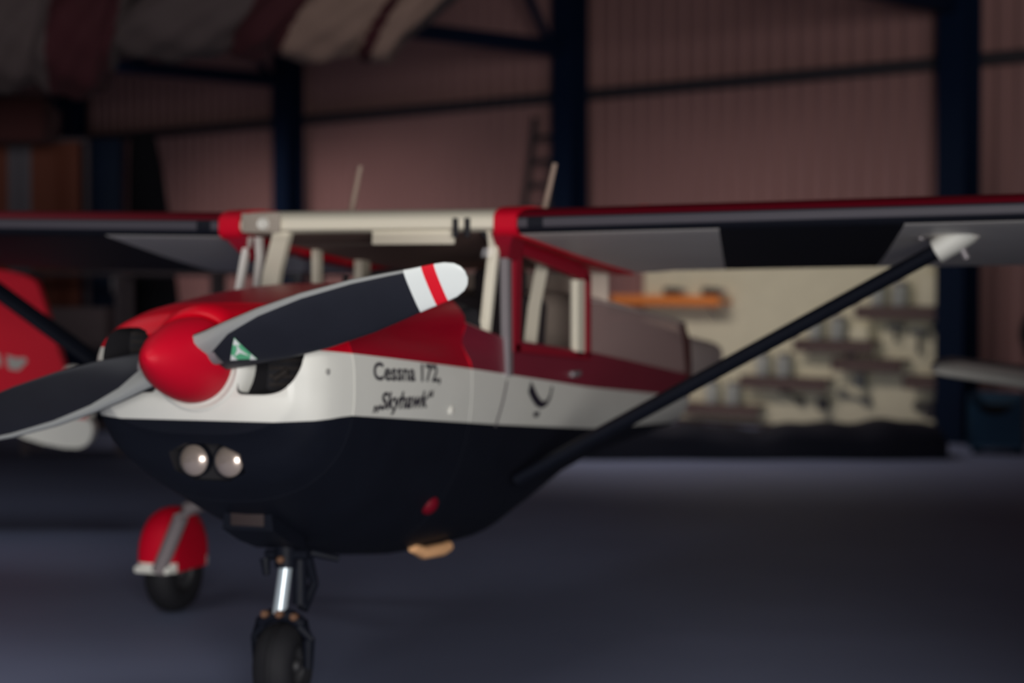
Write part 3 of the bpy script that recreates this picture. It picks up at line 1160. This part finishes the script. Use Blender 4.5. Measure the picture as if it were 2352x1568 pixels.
SH = [(1.22, 0.16, 1.285, 'long topmost wall shelf reaching the right-hand column'),
      (1.98, 1.00, 0.935, 'second wall shelf from the top, left of the hanging dark tools'),
      (1.50, 0.66, 0.755, 'third wall shelf from the top, under the hanging dark tools'),
      (2.68, 1.56, 0.535, 'wall shelf low on the board, close above the lying tools'),
      (0.64, 0.16, 0.605, 'short wall shelf beside the right-hand column, low on the board'),
      (3.55, 2.44, 0.215, 'lowest wall shelf, left end of the board near the strut')]
for a in SH:
    wall_shelf(*a)
SHZ = 0.0185
for k, (s, i, ty) in enumerate(((0.98, 0, 'left'), (0.72, 0, 'right'), (1.74, 1, 'left'), (1.46, 1, 'right'), (2.42, 3, 'left'), (2.14, 3, 'right'), (3.10, 5, 'left'), (2.81, 5, 'right'))):
    where = {0: 'the topmost shelf', 1: 'the second shelf from the top', 3: 'the low shelf above the lying tools', 5: 'the lowest shelf'}[i]
    jar(s, SH[i][2] + SHZ, 0.085 if ty == 'right' else 0.075, 0.24, 'pale jar on %s, %s of its pair' % (where, ty))
m = MB()
m.box(wl(0.33, SH[0][2] + SHZ + 0.15, FB + 0.085), (0.30, 0.13, 0.30), BOARD, RW, 0.006)
o = m.build('carton')
tag(o, 'cream carton on the topmost wall shelf, right of the jars', 'box')
m = MB()
m.box(wl(1.18, SH[1][2] + SHZ + 0.06, FB + 0.085), (0.22, 0.12, 0.12), BOARD, RW, 0.006)
tag(m.build('carton'), 'small cream carton at the right end of the second wall shelf', 'box')


# tools hanging or lying on the board
def spanner(s0, z0, s1, z1, w, label, mm):
    m = MB()
    a, b = wl(s0, z0, FB + 0.03), wl(s1, z1, FB + 0.03)
    m.tube(a, b, w * 0.4, w * 0.45, mm, 10, flat=0.5, up=N)
    for p in (a, b):
        m.rev([(-0.012, w * 0.5), (-0.012, w), (0.012, w), (0.012, w * 0.5)], p, N, mm, 16)
    return tag(m.build('spanner'), label, 'spanner', 'spanners on the tool board')


def hammer(s, z, h, label):
    t = thing('hammer', wl(s, z - h / 2, FB + 0.05), label, 'hammer', 'hammers on the tool board')
    m = MB()
    m.tube(wl(s, z - h / 2, FB + 0.05), wl(s, z + h / 2, FB + 0.05), 0.022, 0.016, TOOLD, 10)
    m.build('handle', t)
    m = MB()
    m.box(wl(s, z + h / 2, FB + 0.055), (0.17, 0.055, 0.06), TOOLM, RW, 0.01)
    m.tube(wl(s - 0.1, z + h / 2, FB + 0.055), wl(s - 0.075, z + h / 2, FB + 0.055), 0.036, 0.03, TOOLM, 12)
    m.build('head', t)
    return t


def tin(s, z, r, h, label, mm=TOOLM):
    m = MB()
    c = wl(s, z, FB + r + 0.015)
    m.rev([(0, 0), (0, r), (h * 0.94, r), (h * 0.94, r * 1.04), (h, r * 1.04), (h, r * 0.9), (h * 0.96, r * 0.88), (h * 0.96, 0)], c, (0, 0, 1), mm, 20)
    return tag(m.build('tin'), label, 'tin', 'tins on the tool board')


hammer(0.80, 1.02, 0.15, 'grey hammer hanging high on the board under the topmost shelf')
hammer(0.53, 0.94, 0.22, 'longer hammer hanging right of the other hammer, under the topmost shelf')
spanner(0.33, 1.10, 0.28, 0.72, 0.045, 'long dark spanner hanging upright beside the right-hand column', TOOLD)
spanner(2.20, 0.41, 1.98, 0.30, 0.05, 'dark spanner hanging slanted below the low wall shelf', TOOLD)
spanner(1.45, 0.40, 1.15, 0.33, 0.05, 'grey spanner lying nearly level near the bottom of the board', TOOLM)
spanner(0.55, 0.31, 0.24, 0.38, 0.05, 'dark spanner tilted upward near the foot of the right-hand column', TOOLD)
tin(1.32, 0.774, 0.05, 0.045, 'flat grey tin at the left end of the third wall shelf', TOOLM)
tin(1.66, 0.22, 0.06, 0.13, 'dark tin low on the board below the right end of the low shelf', TOOLD)
tin(1.20, 0.47, 0.06, 0.14, 'grey tin above the level grey spanner low on the board', TOOLM)
tin(0.36, 0.20, 0.07, 0.14, 'dark tin at the bottom of the board beside the right-hand column', TOOLD)

# orange shelf with two dark drills
osh = thing('bracket_shelf', wl(3.68, 1.30, -0.30 + 0.04), 'bright orange narrow shelf with two dark tools on it, high on the wall', 'shelf')
m = MB()
m.box(wl(3.68, 1.32, -0.10), (1.54, 0.22, 0.03), ORANGE, RW, 0.004)
m.box(wl(3.68, 1.335, 0.01), (1.54, 0.02, 0.11), ORANGE, RW, 0.006)
m.build('shelf_tray', osh)
for q in (3.1, 4.25):
    m = MB()
    m.tube(wl(q, 1.16, -0.20), wl(q, 1.30, -0.02), 0.012, 0.012, STEEL, 8)
    m.build('bracket', osh)
for s, lab in ((3.62, 'dark power drill standing at the middle of the orange shelf'), (3.08, 'dark power drill lying at the right end of the orange shelf')):
    t = thing('power_drill', wl(s, 1.336, -0.10), lab, 'drill', 'drills on the orange shelf')
    m = MB()
    m.tube(wl(s - 0.11, 1.435, -0.10), wl(s + 0.13, 1.435, -0.10), 0.035, 0.045, TOOLD, 14)
    m.box(wl(s + 0.06, 1.375, -0.10), (0.06, 0.05, 0.10), TOOLD, RW, 0.015)
    m.box(wl(s + 0.06, 1.350, -0.10), (0.13, 0.08, 0.028), TOOLD, RW, 0.008)
    m.build('drill_body', t)
    m = MB()
    m.tube(wl(s - 0.17, 1.435, -0.10), wl(s - 0.11, 1.435, -0.10), 0.016, 0.03, STEEL, 12)
    m.build('chuck', t)

# hose coil on the wall at the far right
m = MB()
for k in range(4):
    r = 0.17 + 0.026 * k
    pts = [wl(-0.86 + r * math.cos(a), 1.05 + r * math.sin(a), -0.17 + 0.012 * k) for a in [2 * PI * i / 30 for i in range(31)]]
    m.path(pts, 0.018, RUBBER, 8)
m.tube(wl(-0.86, 1.25, -0.28), wl(-0.86, 1.25, -0.12), 0.02, 0.02, RUBBER, 8)
tag(m.build('hose'), 'black hose coiled on the wall at the right edge, right of the column', 'hose')

# blue tub on the floor by the right-hand column
t = thing('tub', (1.32, 12.15, 0), 'dark blue plastic tub with a dipped front rim beside the right-hand column', 'tub')
m = MB()
n = 16
cx, cy = 1.32, 12.30
for q in (1,):
    fr = []
    for lev in (0, 1, 2):
        ring = []
        for k in range(n + 1):
            x = -0.24 + 0.48 * k / n
            top = 0.30 + 0.18 * abs(x / 0.24) ** 2.2
            z = (0.0, top * 0.5, top)[lev]
            gx = x * (0.9 + 0.1 * lev / 2)
            ring.append(Vector((cx + gx, cy - 0.22 - 0.03 * lev, z + 0.06)))
        fr.append(ring)
    m.loft(fr, BLUEP, False)
for x in (-1, 1):
    m.box((cx + x * 0.232, cy, 0.30), (0.02, 0.50, 0.48), BLUEP, bevel=0.006)
m.box((cx, cy + 0.24, 0.30), (0.47, 0.02, 0.48), BLUEP, bevel=0.006)
m.box((cx, cy, 0.07), (0.46, 0.48, 0.03), BLUEP, bevel=0.006)
for x in (-1, 1):
    for y in (-1, 1):
        m.tube((cx + x * 0.18, cy + y * 0.18, 0), (cx + x * 0.18, cy + y * 0.18, 0.06), 0.03, 0.03, BLACK, 10)
m.build('tub_body', t)
m = MB()
m.box((cx, cy + 0.02, 0.33), (0.40, 0.36, 0.20), BLACKCLOTH, bevel=0.05)
tag(m.build('sack'), 'black sack lying inside the dark blue tub', 'sack')

# long black tarpaulin bundle in front of the tool board
m = MB()
a, b = Vector((-2.15, 10.72, 0)), Vector((0.86, 11.82, 0))
d = (b - a).normalized()
nn = Vector((d.y, -d.x, 0))
rings = []
for i in range(61):
    t = i / 60
    p = a + (b - a) * t
    h = 0.285 + 0.030 * math.sin(9.0 * t + 0.6) + 0.018 * math.sin(23 * t) + 0.012 * math.sin(47 * t)
    if t < 0.03 or t > 0.985:
        h *= 0.7
    ring = []
    for k in range(15):
        q = PI * k / 14
        w = 0.40 + 0.02 * math.sin(17 * t + k)
        ring.append(p + nn * (w * math.copysign(abs(math.cos(q)) ** 0.55, math.cos(q))) + Z * (h * math.sin(q) ** 0.5))
    rings.append(ring)
m.loft(rings, TARP, True, True)
tag(m.build('tarpaulin'), 'long low bundle of black tarpaulin lying on the floor below the tool board', 'tarpaulin')

# ladder leaning against the wall left of the middle column
lad = thing('ladder', wl(5.60, 0, 0.62), 'dark ladder leaning against the wall just left of the middle column', 'ladder')
A0, A1 = wl(5.62, 0.0, 0.62), wl(5.82, 3.46, -0.19)
Bq0, Bq1 = wl(5.24, 0.0, 0.62), wl(5.46, 3.46, -0.19)
for p, q in ((A0, A1), (Bq0, Bq1)):
    m = MB()
    m.tube(p, q, 0.042, 0.040, LADDER, 8)
    m.build('rail', lad)
for k in range(12):
    f = (k + 0.5) / 12.4
    m = MB()
    m.tube(A0 + (A1 - A0) * f, Bq0 + (Bq1 - Bq0) * f, 0.036, 0.036, LADDER, 8)
    m.build('rung', lad)

# ------------------------------------------------------------------ neighbouring gliders and aircraft
CR = Vector((0.9397, 0.3420, 0))            # direction along the row of parked aircraft
CF = Vector((-0.3420, 0.9397, 0))


# white wing at the right edge
gw = thing('glider_wing', (3.0, 6.0, 0), 'white glider wing reaching in from the right edge, tip by the right-hand column', 'wing')
P0, P1 = Vector((1.70, 5.40, 1.045)), Vector((5.2, 6.75, 0.48))
m = MB()
rings = []
for t in (0, 0.015, 0.05, 0.12, 0.3, 0.6, 1.0):
    p = P0 + (P1 - P0) * t
    ch = 0.42 + 0.45 * t
    th = (0.045 + 0.05 * t)
    if t == 0:
        ch, th = 0.12, 0.016
    elif t < 0.02:
        ch, th = 0.28, 0.036
    ring = []
    for k in range(22):
        a = 2 * PI * k / 22
        x = 0.5 - 0.5 * math.cos(a)
        y = math.sin(a) * th * (math.sqrt(max(0, 1 - x * 0.92)))
        ring.append(p + CF * (x * ch) + Z * (y + x * ch * 0.22))
    rings.append(ring)
m.loft(rings, WINGW, True, True, lambda i, k: WINGG if 5 <= k <= 15 else WINGW)
m.build('wing_panel', gw, sharp=60)
for x in (3.2, 4.6):
    m = MB()
    p = P0 + (P1 - P0) * ((x - P0.x) / (P1.x - P0.x))
    m.tube((p.x - 0.1, p.y + 0.25, 0), (p.x - 0.1, p.y + 0.25, p.z - 0.02), 0.03, 0.03, STEEL, 10)
    m.box((p.x - 0.1, p.y + 0.25, 0.02), (0.5, 0.5, 0.04), STEEL, bevel=0.01)
    m.build('wing_stand', gw)

# red tail of the aircraft parked on the left
rt = thing('airplane', (-4.9, 4.7, 0), 'red aircraft tail with pale lettering and cream lower fin, behind the left propeller blade', 'airplane')


def plate(name, pts, thick, mm, parent, bev=0.012):
    m = MB()
    M = Matrix((CR, Z, CF)).transposed().to_4x4()
    a = [p[:] for p in pts]
    m.prism(smooth_poly(a, 1), -thick / 2, thick / 2, mm, M)
    bmesh.ops.translate(m.bm, verts=m.bm.verts, vec=base)
    return m.build(name, parent, sharp=40)


base = Vector((-3.82, 4.46, 0))
plate('fin', [(-1.8, 1.85), (0.0, 1.63), (0.21, 1.575), (0.255, 1.50), (0.34, 1.20), (0.405, 1.01), (0.36, 0.955), (0.0, 0.84), (-1.8, 0.45)], 0.11, MRED, rt)
m = MB()
c = base + CR * 0.435 + Z * 1.0
m.rev([(-0.06, 0.0), (-0.05, 0.022), (-0.01, 0.036), (0.03, 0.033), (0.05, 0.018), (0.058, 0.0)], c, CR, LIGHTCAP, 20)
m.build('tail_light', rt)
m = MB()
c = base + CR * 0.545 + Z * 0.765
m.rev([(-0.05, 0.0), (-0.045, 0.018), (-0.01, 0.034), (0.03, 0.030), (0.045, 0.0)], c, Z, LIGHTCAP, 20)
m.build('tail_light', rt)
plate('rudder_root', [(-0.2, 0.86), (0.36, 0.80), (0.53, 0.74), (0.52, 0.70), (0.30, 0.70), (-0.2, 0.66)], 0.10, MRED, rt)
plate('lower_fin', [(0.03, 0.655), (0.30, 0.705), (0.54, 0.725), (0.58, 0.66), (0.55, 0.56), (0.46, 0.525), (0.20, 0.575)], 0.13, WHITE, rt)
plate('tail_boom', [(-2.2, 1.3), (-0.2, 0.84), (0.1, 0.72), (0.02, 0.64), (-0.4, 0.62), (-2.2, 0.55)], 0.22, DARK, rt)
m = MB()
for pts in ([(-0.06, 1.135), (0.0, 1.115), (0.02, 1.035), (-0.045, 1.05)], [(0.045, 1.105), (0.115, 1.085), (0.16, 1.09), (0.175, 1.065), (0.12, 1.01), (0.06, 1.02)]):
    M = Matrix((CR, Z, CF)).transposed().to_4x4()
    k0 = len(m.bm.verts)
    m.prism(pts, -0.060, -0.054, GREYDOT, Matrix.Translation(base) @ M)
o = m.build('fin_lettering', rt)
m = MB()
for x in (-0.6,):
    m.tube(base + CR * x, base + CR * x + Z * 0.75, 0.03, 0.03, STEEL, 10)
    m.box(base + CR * x + Z * 0.02, (0.4, 0.4, 0.04), STEEL, bevel=0.01)
m.build('tail_stand', rt)

# red and white wing farther back on the left
fw = thing('glider_wing', (-6.0, 6.9, 0), 'dim red and pale glider wing far behind the red tail at the left edge', 'wing')
m = MB()
P0, P1 = Vector((-4.80, 7.30, 1.735)), Vector((-8.6, 5.92, 1.76))
rings = []
for t in (0, 0.02, 0.06, 0.13, 0.3, 0.7, 1.0):
    p = P0 + (P1 - P0) * t
    ch = 0.30 + 0.5 * t
    th = 0.022 + 0.10 * t
    if t == 0:
        ch, th = 0.08, 0.008
    ring = []
    for k in range(18):
        a = 2 * PI * k / 18
        x = 0.5 - 0.5 * math.cos(a)
        ring.append(p + CF * (x * ch) + Z * (math.sin(a) * th * math.sqrt(max(0, 1 - 0.9 * x)) - 0.05 * x))
    rings.append(ring)
m.loft(rings, MRED, True, True, lambda i, k: (WINGG if i < 2 else (MRED if k < 9 or k > 15 else WINGG)))
m.build('wing_panel', fw, sharp=60)
m = MB()
m.tube((-7.0, 6.7, 0), (-7.0, 6.7, 1.7), 0.03, 0.03, STEEL, 10)
m.box((-7.0, 6.7, 0.02), (0.5, 0.5, 0.04), STEEL, bevel=0.01)
m.build('wing_stand', fw)

# storage rack behind it
rk = thing('storage_rack', (-5.6, 9.6, 0), 'dark storage rack with uprights and boxes in the gloom below the left wing', 'rack')
R3 = Matrix((CR, CF, Z)).transposed()
rb = Vector((-6.0, 9.5, 0))
for z in (0.25, 0.95, 1.62):
    m = MB()
    m.box(rb + CR * 0.9 + CF * 0.25 + Z * z, (3.6, 0.5, 0.05), RACK, R3, 0.005)
    m.build('rack_shelf', rk)
for x in (-0.9, -0.05, 0.8, 1.7, 2.7):
    m = MB()
    m.box(rb + CR * x + CF * 0.02 + Z * 0.82, (0.07, 0.05, 1.64), RACK, R3)
    m.box(rb + CR * x + CF * 0.48 + Z * 0.82, (0.07, 0.05, 1.64), RACK, R3)
    m.build('upright', rk)
for x, z, w, h, lab in ((-0.45, 0.975, 0.55, 0.34, 'dim box standing left on the storage rack, middle shelf'), (1.25, 0.975, 0.6, 0.42, 'wider dim box standing on the storage rack behind the nose, middle shelf'), (0.35, 0.275, 0.55, 0.4, 'dim box standing low on the storage rack')):
    m = MB()
    m.box(rb + CR * x + CF * 0.25 + Z * (z + h / 2), (w, 0.4, h), RACKBOX, R3, 0.01)
    tag(m.build('storage_box'), lab, 'box', 'boxes on the dark storage rack')

# ------------------------------------------------------------------ things in the dark left corner
cb = thing('cabinet', (-7.62, 11.7, 0), 'tall dark blue cabinet standing in the dark left corner', 'cabinet')
m = MB()
m.box((-7.65, 11.85, 1.5), (0.40, 0.35, 3.0), NAVY, R3, 0.01)
m.build('cabinet_body', cb)
m = MB()
m.box(Vector((-7.65, 11.85, 1.55)) - CF * 0.185, (0.34, 0.02, 2.7), NAVY, R3, 0.004)
dd = m.build('cabinet_door', cb)
m = MB()
m.box(Vector((-7.65, 11.85, 1.5)) - CF * 0.21 + CR * 0.12, (0.03, 0.03, 0.16), STEEL, R3, 0.004)
m.build('handle', dd)
m = MB()
rings = []
for z, w in ((0, 0.30), (0.8, 0.27), (2.2, 0.215), (2.7, 0.175), (2.98, 0.14), (3.06, 0.08)):
    rings.append([Vector((-7.06, 12.02, z)) + CR * (w * math.cos(a) - 0.20 * z / 3) + CF * (w * 0.7 * math.sin(a)) for a in [2 * PI * k / 20 for k in range(20)]])
m.loft(rings, BLACKCLOTH, True, True)
tag(m.build('covered_stand'), 'tall tapered stand under black cloth, right of the blue cabinet', 'stand')
bn = thing('banner', (-7.7, 10.6, 0), 'orange and white striped banner hanging at the left edge beside the blue cabinet', 'banner')
m = MB()
rings = []
for r in range(9):
    z = 1.0 + 1.9 * r / 8
    rings.append([Vector((-8.6, 10.30, z)) + CR * (1.42 * k / 24) - CF * (0.05 * math.sin(k * 0.9) * (1 - r / 16)) for k in range(25)])
m.loft(rings, BANO, False, False, lambda i, k: BANW if 12 <= k < 16 or k < 5 else BANO)
m.build('cloth', bn)
m = MB()
m.tube(Vector((-8.7, 10.28, 2.92)), Vector((-8.7, 10.28, 2.92)) + CR * 1.6, 0.03, 0.03, RACK, 10)
for q in (0.03, 1.57):
    p = Vector((-8.7, 10.28, 0)) + CR * q + CF * 0.06
    m.tube(p, p + Z * 2.92, 0.03, 0.03, RACK, 10)
m.build('banner_frame', bn)
m = MB()
m.box((-7.75, 9.50, 3.02), (1.7, 0.5, 0.42), DKRED, R3, 0.06)
rc = thing('hanging_bundle', (-7.75, 9.5, 2.8), 'dark red cloth bundle slung under the roof at the left edge, above the banner', 'bundle')
m.build('bundle_cloth', rc)
m = MB()
for x in (-0.6, 0.6):
    p = Vector((-7.75, 9.5, 3.2)) + CR * x
    m.tube(p, p + Z * 3.1, 0.012, 0.012, RACK, 8)
m.build('sling_rope', rc)

# red and white striped fabric canopy bunched under the roof
cn = thing('fabric_canopy', (-4.3, 7.6, 3.0), 'red and white striped fabric canopy hanging bunched under the roof at upper left', 'canopy')
m = MB()


def bunch(A, B, R0, ties, lean, reds, drop, pale):
    ax = (B - A).normalized()
    NS, NK = 110, 40
    rings = []
    for i in range(NS + 1):
        t = i / NS
        lob = 0.0
        for a, b in zip(ties, ties[1:]):
            if a <= t <= b:
                lob = math.sin(PI * (t - a) / (b - a)) ** 0.5
        r = R0 * (0.74 + 0.26 * lob)
        if t > 0.96 or t < 0.02:
            r *= 0.8
        p = A + (B - A) * t
        ring = []
        for k in range(NK):
            a = 2 * PI * k / NK
            fold = 1 + 0.035 * math.sin(5 * a + 40 * t) + 0.03 * math.sin(8 * a - 21 * t)
            ring.append(p + ax * (lean * math.sin(a)) + CF * (r * fold * math.cos(a)) + Z * (r * fold * drop * math.sin(a)))
        rings.append(ring)

    def cm(i, k):
        t = (i + 0.5) / NS + 0.03 * math.sin(2 * PI * k / NK)
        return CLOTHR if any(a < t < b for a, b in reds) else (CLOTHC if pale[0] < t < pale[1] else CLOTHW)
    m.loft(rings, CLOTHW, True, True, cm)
    return A, B


bunch(Vector((-6.35, 6.80, 3.50)), Vector((-4.72, 7.40, 3.46)), 0.47, [0.0, 0.66, 1.0], 0.10, ((0.30, 0.42), (0.72, 1.0)), 1.08, (2, 2))
A, B = bunch(Vector((-4.58, 7.44, 3.66)), Vector((-2.44, 8.20, 3.62)), 0.40, [0.0, 0.42, 0.56, 0.84, 1.0], 0.30, ((0.40, 0.57), (0.83, 0.87)), 1.03, (0.57, 1.0))
ties = [0.03, 0.25, 0.5, 0.75, 0.97]
m.build('cloth', cn, sharp=70)
m = MB()
for t in [-0.6, -0.35] + ties:
    p = A + (B - A) * t
    m.tube(p + Z * 0.2, p + Z * 2.68, 0.012, 0.012, RACK, 6)
m.build('suspension_rope', cn)

# added blocker on wheels, out of view at right, to put that floor in shade
tr = thing('shade_blocker', (4.0, 0.8, 0), 'added dark box on wheels right of the aircraft, unseen, put there to shade the floor', 'shade_blocker')
m = MB()
m.box((4.02, 1.45, 1.03), (1.28, 5.5, 1.28), RACK, bevel=0.12, seg=3)
m.build('blocker_body', tr)
for y in (0.4, 1.4):
    for x in (3.42, 4.62):
        m = MB()
        m.rev([(-0.07, 0.14), (-0.08, 0.24), (-0.05, 0.28), (0.05, 0.28), (0.08, 0.24), (0.07, 0.14), (0.04, 0.05), (0.05, 0)], (x, y, 0.28), (1, 0, 0), RUBBER, 28)
        m.build('blocker_wheel', tr)
m = MB()
m.tube((4.02, 4.1, 0.5), (4.02, 5.2, 0.42), 0.04, 0.035, STEEL, 10)
m.tube((4.02, 5.1, 0.42), (4.02, 5.1, 0.0), 0.03, 0.04, STEEL, 10)
m.build('blocker_drawbar', tr)
